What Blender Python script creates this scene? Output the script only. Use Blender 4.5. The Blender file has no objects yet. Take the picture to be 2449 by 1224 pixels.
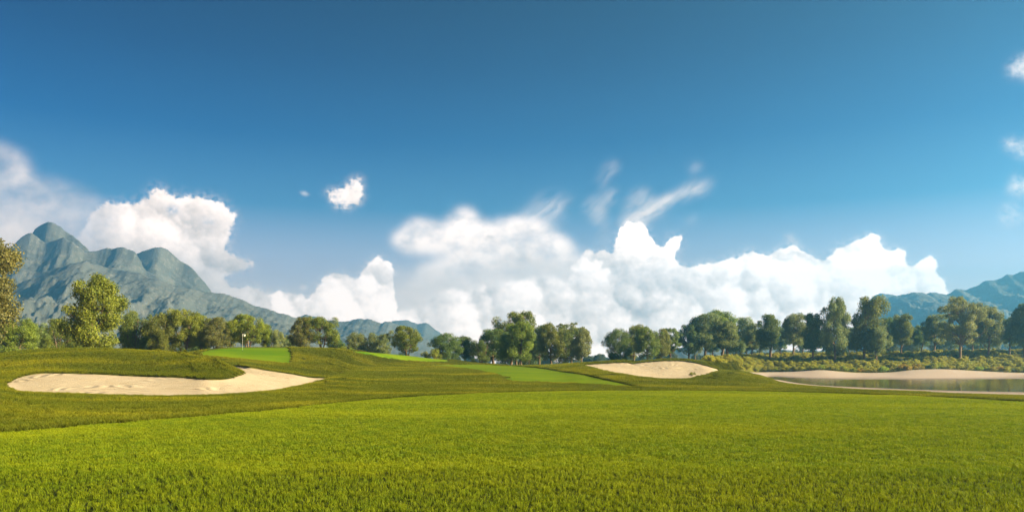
# Golf course on a low-sun afternoon: fairway, bunkers, greens, pond, trees and hazy mountains.
import bpy, math, random
import numpy as np
from mathutils import Vector

F, HY, CX, CAMZ = 1900.0, 866.0, 1224.5, 2.0      # focal length and horizon row of the photo (px), eye height (m)
SUN_EL, SUN_AZ = math.radians(24), math.radians(101)   # azimuth clockwise from +Y (view direction)
ZW = -0.76                                        # pond level
scene = bpy.context.scene
col = scene.collection
rnd = random.Random(7)

# ---------------------------------------------------------------- helpers
def tag(o, label=None, cat=None, group=None, kind=None):
    if label: o['label'] = label
    if cat: o['category'] = cat
    if group: o['group'] = group
    if kind: o['kind'] = kind
    return o

def mesh_np(name, V, Fq, smooth=True):
    """mesh from numpy arrays: V (n,3), Fq (m,4) or (m,3)"""
    me = bpy.data.meshes.new(name)
    V = np.ascontiguousarray(V, dtype=np.float32); Fq = np.ascontiguousarray(Fq, dtype=np.int32)
    k = Fq.shape[1]; m = len(Fq)
    me.vertices.add(len(V)); me.vertices.foreach_set('co', V.ravel())
    me.loops.add(m * k); me.loops.foreach_set('vertex_index', Fq.ravel())
    me.polygons.add(m)
    me.polygons.foreach_set('loop_start', np.arange(0, m * k, k, dtype=np.int32))
    me.polygons.foreach_set('loop_total', np.full(m, k, dtype=np.int32))
    me.polygons.foreach_set('use_smooth', np.full(m, smooth, dtype=bool))
    me.update(calc_edges=True)
    return me

def obj(name, me, mat=None, parent=None):
    o = bpy.data.objects.new(name, me); col.objects.link(o)
    if mat and not me.materials: me.materials.append(mat)
    if parent: o.parent = parent
    return o

def empty(name, loc, rz=0):
    o = bpy.data.objects.new(name, None); col.objects.link(o)
    o.location = loc; o.rotation_euler = (0, 0, rz); o.empty_display_size = 0.5
    return o

def pchip(xk, yk, x):
    xk = np.asarray(xk, float); yk = np.asarray(yk, float)
    h = np.diff(xk); d = np.diff(yk) / h
    m = np.zeros_like(yk)
    if len(xk) > 2:
        w1 = 2 * h[1:] + h[:-1]; w2 = h[1:] + 2 * h[:-1]
        ok = (d[1:] * d[:-1]) > 0
        with np.errstate(divide='ignore', invalid='ignore'):
            mm = (w1 + w2) / (w1 / d[:-1] + w2 / d[1:])
        m[1:-1] = np.where(ok, mm, 0)
    m[0], m[-1] = d[0], d[-1]
    x = np.clip(x, xk[0], xk[-1])
    i = np.clip(np.searchsorted(xk, x, side='right') - 1, 0, len(h) - 1)
    t = (x - xk[i]) / h[i]
    return ((2*t**3-3*t**2+1)*yk[i] + (t**3-2*t**2+t)*h[i]*m[i] + (-2*t**3+3*t**2)*yk[i+1] + (t**3-t**2)*h[i]*m[i+1])

def pnoise(x, y, seed=0):
    """2-D gradient noise, vectorised, about -0.7..0.7"""
    xi = np.floor(x).astype(np.int64); yi = np.floor(y).astype(np.int64)
    xf = x - xi; yf = y - yi
    def g(ix, iy, fx, fy):
        h = (ix * 374761393 + iy * 668265263 + seed * 1442695041) & 0xffffffff
        h = ((h ^ (h >> 13)) * 1274126177) & 0xffffffff
        h = (h ^ (h >> 16)) & 0xffff
        a = h * (2 * math.pi / 65536.0)
        return np.cos(a) * fx + np.sin(a) * fy
    u = xf*xf*xf*(xf*(xf*6-15)+10); v = yf*yf*yf*(yf*(yf*6-15)+10)
    n0 = g(xi, yi, xf, yf)*(1-u) + g(xi+1, yi, xf-1, yf)*u
    n1 = g(xi, yi+1, xf, yf-1)*(1-u) + g(xi+1, yi+1, xf-1, yf-1)*u
    return n0*(1-v) + n1*v

def fbm(x, y, octv=5, seed=0, gain=0.5, ridged=False):
    s = np.zeros_like(x); a = 1.0; f = 1.0
    for k in range(octv):
        n = pnoise(x*f + 17.3*k, y*f - 9.1*k, seed + k)
        s += a * ((0.5 - np.abs(n)*2) if ridged else n)
        a *= gain; f *= 2.03
    return s

def smooth(a, b, x):
    t = np.clip((x - a) / (b - a), 0, 1); return t*t*(3-2*t)

def in_poly(poly, x, y):
    c = np.zeros(x.shape, bool); n = len(poly)
    for i in range(n):
        x1, y1 = poly[i]; x2, y2 = poly[(i+1) % n]
        if y1 == y2: continue
        cond = (y1 > y) != (y2 > y)
        c ^= cond & (x < (x2-x1)*(y-y1)/(y2-y1) + x1)
    return c

# node helpers
class NT:
    def __init__(s, tree):
        s.t = tree; tree.nodes.clear()
    def n(s, kind, **kw):
        nd = s.t.nodes.new(kind)
        for k, v in kw.items():
            if k == 'i':
                for kk, vv in v.items(): nd.inputs[kk].default_value = vv
            else: setattr(nd, k, v)
        return nd
    def l(s, a, b): s.t.links.new(a, b)
    def math(s, op, a, b=None, c=None, clamp=False):
        nd = s.n('ShaderNodeMath', operation=op); nd.use_clamp = clamp
        for k, v in enumerate((a, b, c)):
            if v is None: continue
            if isinstance(v, (int, float)): nd.inputs[k].default_value = v
            else: s.l(v, nd.inputs[k])
        return nd.outputs[0]
    def mix(s, fac, a, b, blend='MIX'):
        nd = s.n('ShaderNodeMix', data_type='RGBA', blend_type=blend)
        for sock, v in ((nd.inputs[0], fac), (nd.inputs[6], a), (nd.inputs[7], b)):
            if isinstance(v, (int, float)): sock.default_value = v
            elif isinstance(v, tuple): sock.default_value = (*v, 1) if len(v) == 3 else v
            else: s.l(v, sock)
        return nd.outputs[2]
    def noise(s, vec, scale, detail=4, rough=0.55, dim='3D', dist=0.0):
        nd = s.n('ShaderNodeTexNoise', noise_dimensions=dim, i={'Scale': scale, 'Detail': detail, 'Roughness': rough, 'Distortion': dist})
        if vec is not None: s.l(vec, nd.inputs['Vector'])
        return nd.outputs['Fac']
    def ramp(s, fac, stops, interp='LINEAR'):
        nd = s.n('ShaderNodeValToRGB'); cr = nd.color_ramp; cr.interpolation = interp
        while len(cr.elements) < len(stops): cr.elements.new(0.5)
        for e, (p, c) in zip(cr.elements, stops):
            e.position = p; e.color = (*c, 1) if not isinstance(c, (int, float)) else (c, c, c, 1)
        s.l(fac, nd.inputs[0]); return nd.outputs[0]
    def maprange(s, v, a, b, c=0.0, d=1.0):
        nd = s.n('ShaderNodeMapRange', i={1: a, 2: b, 3: c, 4: d}); s.l(v, nd.inputs[0]); return nd.outputs[0]
    def scale(s, vec, sc, rot=(0, 0, 0)):
        nd = s.n('ShaderNodeMapping'); nd.inputs['Scale'].default_value = sc; nd.inputs['Rotation'].default_value = rot
        s.l(vec, nd.inputs['Vector']); return nd.outputs[0]

def material(name):
    m = bpy.data.materials.new(name); m.use_nodes = True
    return m, NT(m.node_tree)

def finish(nt, col_, rough=0.8, bump=None, bstr=0.3, bdist=0.05, spec=0.3, transl=0.0, tcol=None):
    p = nt.n('ShaderNodeBsdfPrincipled', i={'Roughness': rough, 'Specular IOR Level': spec})
    if isinstance(col_, tuple): p.inputs['Base Color'].default_value = (*col_, 1)
    else: nt.l(col_, p.inputs['Base Color'])
    if bump is not None:
        b = nt.n('ShaderNodeBump', i={'Strength': bstr, 'Distance': bdist}); nt.l(bump, b.inputs['Height']); nt.l(b.outputs[0], p.inputs['Normal'])
    out = nt.n('ShaderNodeOutputMaterial')
    if transl:
        t = nt.n('ShaderNodeBsdfTranslucent')
        if isinstance(col_, tuple): t.inputs[0].default_value = (*col_, 1)
        else: nt.l(col_, t.inputs[0])
        mx = nt.n('ShaderNodeMixShader', i={0: transl}); nt.l(p.outputs[0], mx.inputs[1]); nt.l(t.outputs[0], mx.inputs[2])
        nt.l(mx.outputs[0], out.inputs[0])
    else: nt.l(p.outputs[0], out.inputs[0])
    return p
# ---------------------------------------------------------------- light levels
SUN_E, SKY_S, EXPO, HAZE, HAZECOL = 5.0, .07, 2.25, 5.3e-4, (.135, .45, .79, 1)
SKYRAMP = [(0, (1.7, 1.05, .90)), (.22, (1.25, .78, .72)), (.38, (.16, .33, .42)), (.55, (.012, .155, .29)), (.75, (.001, .078, .18)), (1, (.0, .032, .095))]
CLOUDCOL = tuple(v/(SKY_S*2**EXPO) for v in (3.25, 2.6, 2.2))
# ---------------------------------------------------------------- terrain
# The land is described by lines that run across the view (crests, bunker lips, shores): bearing in photo px,
# distance Y, and either the row py where the photo shows that line or its height ('z', value).
def zp(py, Y): return CAMZ - (py - HY) * Y / F
def line(tab):
    px = [r[0] for r in tab]; Y = [r[1] for r in tab]
    z = [r[3] if len(r) > 3 else zp(r[2], r[1]) for r in tab]
    return px, Y, z
A_EDGE = [(-700,1062),(-300,1050),(0,1035),(200,1018),(400,1002),(600,985),(800,964),(900,955),(1000,948),(1100,943),(1225,938),
          (1400,935),(1600,934),(1800,936),(2000,941),(2200,948),(2449,961),(2800,985),(3150,1000)]
def wy(py): return (CAMZ - ZW) * F / (py - HY)
T = [
 [(-700,2,0,0),(3150,2,0,0)],
 [(p, 3800/(y-HY), y) for p, y in A_EDGE],
 # L2 near lip of bunkers / near edge of the shore
 [(-700,62,930),(-300,56,928),(0,50,926),(8,50,926),(30,48,935),(60,47.5,939),(120,47,942),(250,47,946),(400,47,949),(470,47.5,948),(560,49,944),(650,55,936),
  (720,62,923),(770,70,911),(792,76,903),(850,84,897),(900,90,893),(1000,98,886),(1100,98,886),(1200,100,883.5),(1300,105,879.5),(1360,108,875),(1388,108,873),
  (1440,87,887),(1500,78.5,897),(1560,75,905),(1600,74.5,907.5),(1640,76,907),(1690,85,897),(1722,102,886),(1760,115,887),(1800,118,893),(1830,114,899),(1848,108,908),
  (1870,100,914),(1900,92,918.5),(1960,83,924),(2060,75,931),(2250,67,939),(2449,62,945),(2800,58,951),(3150,54,957)],
 # L3 mound lip / near waterline
 [(-700,66,922),(-300,60,918),(0,52,921),(8,51,925),(20,56,911),(40,59,902),(70,61,893.5),(100,62,889.5),(200,62,891),(330,61.5,897),(450,59.5,901),(500,57.5,905),(530,58.3,904.5),(550,59.5,902),(560,61.2,899.5),(567,62.6,897.5),(573,63.8,895),(577,65,893),
  (584,62,0,.92),(600,60,0,.82),(650,61,0,.62),(700,65,0,.43),(750,70,0,.30),(792,77,903),(850,87,895),(900,93,890.5),(1000,102,884),(1100,103,884),(1200,104,882.5),(1300,108,878.6),(1360,110,874.4),
  (1388,110,872.7),(1440,96,881),(1500,89,889),(1560,86,895),(1600,86,896.5),(1640,87,896),(1690,93,889),(1722,103,885.6),(1760,126,888),(1800,130,893.5),(1845,131,906),
  (1900,109,914),(1960,96,920.5),(2060,wy(925),925),(2250,wy(932),932),(2449,wy(936),936),(2800,wy(941),941),(3150,wy(946),946)],
 # L4 mound crest / pond bottom
 [(-700,100,850),(-300,95,850),(0,88,846),(50,86,840),(130,85,835),(225,84,833),(300,82,836),(400,79,842),(450,76,848),(500,72,858),(530,69,867),(550,66.5,875),(560,66.8,879.5),(567,67,883),(573,67.2,887.5),(577,67.5,891),
  (584,67,0,.96),(600,65,0,.92),(650,67,0,.78),(700,70,0,.55),(750,74,0,.36),(792,78.5,902.8),(850,89.5,893),(900,96,888),(1000,105,882.5),(1100,108,882),(1200,108,881.2),(1300,110,877.8),(1360,112,873.8),
  (1388,112,872.4),(1440,109,876),(1500,106,881),(1560,103,885),(1600,102,885),(1640,102,886),(1690,102,882),(1722,104,885.3),(1760,135,889),(1800,138,894),(1845,142,0,-1.1),
  (1900,130,0,-1.6),(2060,112,0,-2),(2449,105,0,-2),(3150,100,0,-2)],
 # L5 valley behind the mound / far waterline
 [(-700,120,0,2.3),(0,100,0,2.2),(350,98,0,2.2),(420,88,0,1.5),(470,80,0,1.1),(550,75,0,1.12),(567,76,0,1.12),(577,77,0,1.16),(584,74,0,1.13),(600,72,0,1.1),(650,74,0,.94),(700,76,0,.68),(750,78,0,.41),(792,80,902.6),(850,92,890.5),(900,99,885.5),
  (1000,108.5,881),(1100,113,880),(1200,113,879.5),(1300,113,876.8),(1360,114,873.2),(1388,114,872.1),(1440,114,872),(1500,113,873),(1560,112,874),(1600,111,873),(1640,111,874),
  (1690,107,877.5),(1722,105,885),(1760,148,889),(1800,150,893.5),(1845,wy(900),900),(1900,wy(903),903),(2060,wy(907),907),(2449,wy(906),906),(3150,wy(906),906)],
 # L6 far lip / top of the beach
 [(-700,135,0,2.4),(0,108,0,2.3),(350,105,0,2.3),(420,98,0,1.9),(470,92,0,1.75),(550,86,872.5),(575,84,874),(600,82,877),(650,82,886),(700,82,893),(740,82,901),(770,82,902.5),(792,82,902.4),(850,95,888),(900,103,883),
  (1000,112,879),(1100,118,878),(1200,120,878),(1300,117,875.8),(1360,116,872.6),(1388,116,871.8),(1440,118,868.5),(1490,118,866),(1506,118,867),(1514,117,870),(1524,118,867),(1560,118,864),(1600,118,861.5),(1640,117,862.5),
  (1665,114,867),(1690,112,873.5),(1722,107,884.5),(1760,160,885),(1800,191,890),(1850,191,889),(1900,186,888),(1965,182,884),(2010,181,888),(2060,181,891),(2130,181,890),(2180,182,884),(2250,184,882),(2330,185,886),(2449,186,891),(2800,186,889),(3150,186,889)],
 # L7 bank top / mound crest / meadow rise
 [(-700,150,0,2.5),(0,118,0,2.3),(350,112,0,2.6),(400,100,844),(450,97,846),(475,96,847.5),(560,96,856),(620,95,862),(695,95,868),(750,96,868),(792,97,871),(850,108,871),(900,116,870),
  (1000,127,871),(1100,135,872),(1150,140,872),(1220,140,875),(1280,136,873.5),(1330,128,871.5),(1390,120,868),(1440,121,864.5),(1494,121,861.5),(1506,120.5,863),(1514,120,866.5),(1524,121,864),(1560,121,860.5),
  (1600,121,857.5),(1640,120,858),(1665,117.5,862),(1690,115,868),(1722,111,880),(1760,180,868),(1850,202,868),(2060,198,868),(2449,199,868),(3150,199,868)],
 # L8 hill crest / meadow top
 [(-700,180,0,2.5),(0,130,0,2.4),(350,125,0,2.6),(420,118,0,2.8),(450,112,844.5),(500,115,836),(525,118,833),(580,120,830.5),(690,120,830.5),(750,121,832),(820,125,835),(870,128,840),(960,138,848),(1040,145,857),
  (1100,150,862),(1150,158,866),(1200,158,871),(1280,158,873),(1340,152,871),(1390,152,868),(1500,165,868),(1640,170,866),(1690,185,861),(1722,218,857),(1800,223,852),(2000,223,848),(2200,223,844),(2449,223,841),(3150,223,838)],
 # L9..L12 land behind
 [(-700,230,0,1.8),(400,230,0,1.8),(700,230,0,1.5),(1000,230,0,1.2),(1150,230,0,1.0),(1390,230,0,1.0),(1640,250,864.5),(1722,275,858),(2200,277,847),(2449,277,845),(3150,277,844)],
 [(-700,420,0,0),(1390,420,0,0),(1722,420,0,1.5),(2449,420,0,3),(3150,420,0,3)],
 [(-700,900,0,-1),(3150,900,0,-1)],
 [(-700,2700,0,-2),(3150,2700,0,-2)],
]
NL = len(T)
PXG = np.arange(-700, 3151, 2.5)
KY = np.zeros((len(PXG), NL)); KZ = np.zeros_like(KY)
for k, tab in enumerate(T):
    p, Yk, zk = line(tab)
    KY[:, k] = pchip(p, Yk, PXG); KZ[:, k] = pchip(p, zk, PXG)
def gs(a, sig):
    k = np.exp(-.5*(np.arange(-60, 61)*2.5/sig)**2); k /= k.sum()
    return np.convolve(np.pad(a, 60, mode='edge'), k, 'valid')
win = lambda a, b, e=14: smooth(a-e, a, PXG)*(1-smooth(b, b+e, PXG))
for k in range(1, NL):
    sharp = win(-20, 60) + win(530, 600) + win(770, 805) + (win(1494, 1536) if k >= 6 else 0)
    for K in (KY, KZ):
        K[:, k] = gs(K[:, k], 3.2)*sharp + gs(K[:, k], 13)*(1-sharp)
for k in range(1, NL): KY[:, k] = np.maximum(KY[:, k], KY[:, k-1] + 0.25)
h_ = np.diff(KY, axis=1); d_ = np.diff(KZ, axis=1) / h_
KM = np.zeros_like(KY)
w1 = 2*h_[:, 1:] + h_[:, :-1]; w2 = h_[:, 1:] + 2*h_[:, :-1]
with np.errstate(divide='ignore', invalid='ignore'):
    mm = (w1 + w2) / (w1 / d_[:, :-1] + w2 / d_[:, 1:])
KM[:, 1:-1] = np.where(d_[:, 1:]*d_[:, :-1] > 0, mm, 0)

def kcol(px):
    f = np.clip((np.asarray(px, float) - PXG[0]) / 2.5, 0, len(PXG) - 1.001)
    i = f.astype(int); t = (f - i)[..., None]
    return [K[i]*(1-t) + K[i+1]*t for K in (KY, KZ, KM)]
def LY(k, px):
    return np.interp(px, PXG, KY[:, k])
def height(px, Y):
    """terrain height at bearing px (photo px) and distance Y"""
    px = np.asarray(px, float); Y = np.asarray(Y, float)
    ky, kz, km = kcol(px)
    i = np.clip((Y[..., None] >= ky).sum(-1) - 1, 0, NL - 2)[..., None]
    g = lambda K, j: np.take_along_axis(K, j, -1)[..., 0]
    y0, y1 = g(ky, i), g(ky, i+1)
    h = np.maximum(y1 - y0, 1e-3); t = np.clip((Y - y0) / h, 0, 1)
    z = (2*t**3-3*t**2+1)*g(kz, i) + (t**3-2*t**2+t)*h*g(km, i) + (-2*t**3+3*t**2)*g(kz, i+1) + (t**3-t**2)*h*g(km, i+1)
    X = (px - CX) / F * Y
    # small undulations, faded out at the lines so that crests and lips stay where they are
    w = np.clip(4*t*(1-t), 0, 1)
    seg = i[..., 0]
    amp = np.choose(np.clip(seg, 0, 9), [0.03, 0.13, 0.03, 0.05, 0.05, 0.02, 0.06, 0.10, 0.25, 0.4])
    amp = np.where((px > 1745) & (seg >= 2) & (seg <= 5), 0.0, amp)
    amp = np.where((px > 575) & (px < 792) & (seg >= 2) & (seg <= 5), 0.02, amp)
    z = z + w * amp * fbm(X/9.0, Y/7.0, 3, 11)
    return z
def ground(px, Y): return float(height(np.array([px]), np.array([Y]))[0])
def world(px, Y): return ((px - CX) / F * Y, Y, ground(px, Y))

GREEN1 = [(472,843),(500,836),(526,832),(580,829),(688,829),(692,834),(697,848),(698,860),(694,869),(640,864.5),(560,856.5),(475,848)]
GREEN2 = [(840,838),(960,846),(1060,853),(1076,859),(1070,865),(1030,865.5),(960,861.5),(900,853),(850,843)]
GREEN3 = [(985,874),(1060,871.5),(1130,870),(1220,873),(1285,878),(1400,895),(1470,911),(1545,928),(1480,923),(1390,918),(1300,914),(1211,912),(1205,901),(1180,893),(1120,882),(1060,876)]
def region(px, Y, z):
    """0 rough, 1 fairway, 2 bunker sand, 3 shore sand, 4 green with the flag, 5 far green, 6 middle fairway, 7 meadow, 8 second bunker"""
    py = HY + (CAMZ - z) * F / Y
    L = [LY(k, px) for k in range(10)]
    r = np.zeros(px.shape, int)
    jag = 0.22*pnoise(px/3.1, px*0+3.3, 5) + 0.3*pnoise(px/11.0, px*0+1.3, 6)
    Y2, Y6, Y3 = L[2] + 0.4*jag, L[6] + jag*0.7, L[3] + jag*0.7
    r[Y < L[1]] = 1
    bunk = (px > 8) & (px < 792) & (Y > Y2) & (Y < Y6)
    bunk &= ~((px < 577) & (Y > Y3) & (Y < L[5]))
    bunk &= ~((px < 500) & (Y > L[4]))
    r[bunk] = 2
    r[(px > 1388) & (px < 1722) & (Y > Y2) & (Y < Y6)] = 8
    r[(px > 1788) & (Y > L[2]) & (Y < L[6])] = 3
    r[(px > 1690) & (Y >= L[6] + (px < 1760) * 4) & (Y < 277) & (r == 0)] = 7
    r[(Y > 90) & (Y < 123) & in_poly(GREEN1, px, py)] = 4
    r[(Y > 105) & (Y < 152) & (px > 800) & in_poly(GREEN2, px, py)] = 5
    r[(Y > 58) & (Y < 143) & (px > 900) & in_poly(GREEN3, px, py)] = 6
    return r

NR = [70, 56, 18, 18, 16, 16, 16, 34, 14, 10, 10, 10]
cols = np.concatenate([CX - F*np.array([8, 5, 3.5, 2.5, 1.9, 1.5, 1.25, 1.1]), np.arange(-700, 3151, 2.5), CX + F*np.array([1.1, 1.25, 1.5, 1.9, 2.5, 3.5, 5, 8])])
pxc = np.clip(cols, -700, 3150)
kyc = kcol(pxc)[0]
rows = []
for k in range(NL - 1):
    t = np.arange(NR[k]) / NR[k]
    if k == 0: t = t ** 1.6
    rows.append(kyc[:, k:k+1]*(1-t) + kyc[:, k+1:k+2]*t)
rows.append(kyc[:, -1:])
GY = np.concatenate(rows, 1)                       # columns x rows
GPX = np.repeat(pxc[:, None], GY.shape[1], 1)
GZ = height(GPX, GY)
GX = np.clip((cols[:, None] - CX) / F * GY, -3600, 3600)
nc, nr = GY.shape
cpx = 0.25*(GPX[:-1, :-1]+GPX[1:, :-1]+GPX[:-1, 1:]+GPX[1:, 1:]); cY = 0.25*(GY[:-1, :-1]+GY[1:, :-1]+GY[:-1, 1:]+GY[1:, 1:])
cz = 0.25*(GZ[:-1, :-1]+GZ[1:, :-1]+GZ[:-1, 1:]+GZ[1:, 1:])
REG = region(cpx, cY, cz)
# wind and rakes have evened out the sand beside the tip of the mound: relax the surface between the lips
SANDV = np.zeros((nc, nr), bool); b2_ = REG == 2
SANDV[1:-1, 1:-1] = b2_[:-1, :-1] & b2_[1:, :-1] & b2_[:-1, 1:] & b2_[1:, 1:]
wS = SANDV * smooth(470, 530, GPX) * (1 - smooth(690, 760, GPX))
GZS = GZ.copy()
rp = np.arange(440, 806, 5.0); rY = np.arange(44, 92, .5)
RP, RY = np.meshgrid(rp, rY, indexing='ij'); RZ = height(RP, RY)
free = region(RP, RY, RZ) == 2
free[0] = free[-1] = False; free[:, 0] = free[:, -1] = False
wx = (F/(5.0*RY))**2; wy = np.full_like(wx, 4.0); wt = 2*(wx + wy)
for _ in range(30000):
    n_ = (wx[1:-1, 1:-1]*(RZ[2:, 1:-1] + RZ[:-2, 1:-1]) + wy[1:-1, 1:-1]*(RZ[1:-1, 2:] + RZ[1:-1, :-2]))/wt[1:-1, 1:-1]
    RZ[1:-1, 1:-1] = np.where(free[1:-1, 1:-1], n_, RZ[1:-1, 1:-1])
k_ = wS > 0
fi = np.clip((GPX[k_]-440)/5.0, 0, len(rp)-1.001); fj = np.clip((GY[k_]-44)/.5, 0, len(rY)-1.001)
i0, j0 = fi.astype(int), fj.astype(int); ti, tj = fi-i0, fj-j0
zz = (RZ[i0, j0]*(1-ti) + RZ[i0+1, j0]*ti)*(1-tj) + (RZ[i0, j0+1]*(1-ti) + RZ[i0+1, j0+1]*ti)*tj
GZS[k_] = GZ[k_]*(1-wS[k_]) + zz*wS[k_]
vid = np.arange(nc*nr).reshape(nc, nr)
quads = np.stack([vid[:-1, :-1], vid[1:, :-1], vid[1:, 1:], vid[:-1, 1:]], -1)

def region_mesh(name, ids, dz):
    m = np.isin(REG, ids); q = quads[m]
    used, inv = np.unique(q.ravel(), return_inverse=True)
    V = np.stack([GX.ravel()[used], GY.ravel()[used], (GZS if 2 in ids else GZ).ravel()[used] + dz], -1)
    return mesh_np(name, V, inv.reshape(-1, 4))

def ground_mesh():
    special = np.isin(REG, (1, 2, 3, 4, 5, 6, 8))
    # a vertex is pressed down when every face round it belongs to a mown or sandy area
    pad = np.ones((nc+1, nr+1), bool); pad[1:-1, 1:-1] = special
    inner = pad[:-1, :-1] & pad[1:, :-1] & pad[:-1, 1:] & pad[1:, 1:]
    inner[0, :] = inner[-1, :] = False; inner[:, -1] = False
    Z = np.where(SANDV, np.minimum(GZ, GZS), GZ) - np.where(inner, 0.35, 0.0)
    # turf stands a hand higher round the bunkers
    V = np.stack([GX.ravel(), GY.ravel(), Z.ravel()], -1)
    Q = quads.reshape(-1, 4)
    n0 = len(V)                                    # land behind the viewer
    xs = np.linspace(-60, 60, 25); ys = np.linspace(-60, 3, 14)
    bx, by = np.meshgrid(xs, ys, indexing='ij')
    V = np.concatenate([V, np.stack([bx.ravel(), by.ravel(), np.full(bx.size, -0.36)], -1)])
    bi = n0 + np.arange(bx.size).reshape(bx.shape)
    Q = np.concatenate([Q, np.stack([bi[:-1, :-1], bi[1:, :-1], bi[1:, 1:], bi[:-1, 1:]], -1).reshape(-1, 4)])
    return mesh_np('ground', V, Q)

# ---- ground materials
def grass_colour(nt, pos, dark, light, yellow, yscale=0.16):
    big = nt.noise(nt.scale(pos, (yscale*0.7, yscale*1.6, 0.3)), 1.0, 3, 0.5)
    fine = nt.noise(pos, 7.0, 4, 0.7)
    c = nt.mix(nt.maprange(fine, 0.3, 0.7), dark, light)
    return nt.mix(nt.maprange(big, 0.48, 0.68), c, yellow)

M = {}
def mk_grass(key, dark, light, yellow, bs=0.6, bd=0.05, yscale=0.16, rough=0.75):
    m, nt = material(key)
    geo = nt.n('ShaderNodeNewGeometry'); pos = geo.outputs['Position']
    c = grass_colour(nt, pos, dark, light, yellow, yscale)
    b = nt.noise(pos, 22.0, 3, 0.7)
    finish(nt, c, rough, b, bs, bd, 0.05)
    M[key] = m
mk_grass('rough_turf', (.050,.052,.006), (.085,.085,.009), (.15,.135,.012))
mk_grass('fairway_turf', (.012,.018,.003), (.022,.030,.004), (.03,.038,.005), yscale=0.1)
mk_grass('meadow_soil', (.05,.075,.016), (.09,.12,.022), (.12,.14,.03))
def mk_green(key, a, b_, stripe):
    m, nt = material(key)
    pos = nt.n('ShaderNodeNewGeometry').outputs['Position']
    n1 = nt.noise(nt.scale(pos, (.05, .22, .2)), 1.0, 3, .5)
    c = nt.mix(nt.maprange(n1, .35, .65), a, b_)
    n2 = nt.noise(pos, 5.0, 4, .7)
    c = nt.mix(nt.maprange(n2, .2, .8, 0, .5), c, stripe)
    finish(nt, c, .95, nt.noise(pos, 30, 3, .7), .4, .02, .03)
    M[key] = m
mk_green('green_turf', (.060,.140,.004), (.145,.195,.004), (.09,.16,.004))
mk_green('middle_turf', (.080,.140,.004), (.13,.175,.004), (.10,.15,.004))

def mk_sand(key, a, b_, rake=True, wet=False):
    m, nt = material(key)
    pos = nt.n('ShaderNodeNewGeometry').outputs['Position']
    n = nt.noise(pos, 0.5, 5, .6)
    c = nt.mix(nt.maprange(n, .3, .7), a, b_)
    c = nt.mix(nt.maprange(nt.noise(pos, 14, 4, .7), .35, .75, 0, .35), c, tuple(x*.72 for x in a))
    bump = nt.noise(pos, 9, 5, .75)
    if rake:
        warp = nt.n('ShaderNodeVectorMath', operation='ADD')
        nz = nt.n('ShaderNodeTexNoise', i={'Scale': .12, 'Detail': 2})
        nt.l(pos, nz.inputs['Vector'])
        sc = nt.n('ShaderNodeVectorMath', operation='SCALE', i={3: 22.0}); nt.l(nz.outputs['Color'], sc.inputs[0])
        nt.l(pos, warp.inputs[0]); nt.l(sc.outputs[0], warp.inputs[1])
        wv = nt.n('ShaderNodeTexWave', wave_type='BANDS', bands_direction='Y', i={'Scale': .27, 'Distortion': 2.2, 'Detail': 3, 'Detail Scale': 1.2})
        nt.l(warp.outputs[0], wv.inputs['Vector'])
        msk = nt.maprange(nt.noise(pos, .16, 2, .5), .34, .58)
        bump = nt.math('MULTIPLY_ADD', nt.math('MULTIPLY', wv.outputs['Fac'], msk), 2.0, bump)
    if wet:
        z = nt.n('ShaderNodeSeparateXYZ'); nt.l(pos, z.inputs[0])
        w = nt.maprange(nt.math('ADD', z.outputs[2], nt.math('MULTIPLY', n, .08)), ZW + .02, ZW + .22, 1, 0)
        c = nt.mix(w, c, tuple(x*.45 for x in a))
    finish(nt, c, .9, bump, .55 if rake else .3, .10, .1)
    M[key] = m
mk_sand('bunker_sand', (.42,.335,.225), (.48,.39,.28))
mk_sand('shore_sand', (.37,.29,.24), (.42,.335,.28), False, True)

tag(obj('ground', ground_mesh(), M['rough_turf']), kind='structure')
tag(obj('fairway', region_mesh('fairway', [1], -0.02), M['fairway_turf']), kind='structure')
tag(obj('sand_bunker', region_mesh('sand_bunker', [2], -0.08), M['bunker_sand']), kind='structure')
tag(obj('sand_bunker', region_mesh('sand_bunker', [8], -0.08), M['bunker_sand']), kind='structure')
tag(obj('pond_shore', region_mesh('pond_shore', [3], -0.02), M['shore_sand']), kind='structure')
tag(obj('putting_green', region_mesh('putting_green', [4], -0.05), M['green_turf']), kind='structure')
tag(obj('putting_green', region_mesh('putting_green', [5], -0.05), M['green_turf']), kind='structure')
tag(obj('mown_fairway', region_mesh('mown_fairway', [6], -0.05), M['middle_turf']), kind='structure')

# ---- pond
def water_mesh():
    p = np.arange(1745, 3151, 15.0); t = np.linspace(0, 1, 24)
    a, b = LY(2, p), LY(6, p)
    Y = a[:, None]*(1-t) + b[:, None]*t; X = (p[:, None] - CX)/F*Y
    i = np.arange(X.size).reshape(X.shape)
    q = np.stack([i[:-1, :-1], i[1:, :-1], i[1:, 1:], i[:-1, 1:]], -1).reshape(-1, 4)
    return mesh_np('pond_water', np.stack([X, Y, np.full_like(X, ZW)], -1).reshape(-1, 3), q)
m, nt = material('pond_water')
pos = nt.n('ShaderNodeNewGeometry').outputs['Position']
b = nt.math('ADD', nt.noise(nt.scale(pos, (.5, 1.6, 1)), 1.2, 3, .6), nt.math('MULTIPLY', nt.noise(nt.scale(pos, (.12, .5, 1)), 1.0, 2, .5), .8))
p = finish(nt, (.022, .020, .010), .03, b, .22, .03, .5)
p.inputs['IOR'].default_value = 1.33
M['water'] = m
tag(obj('pond_water', water_mesh(), m), kind='structure')
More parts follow.
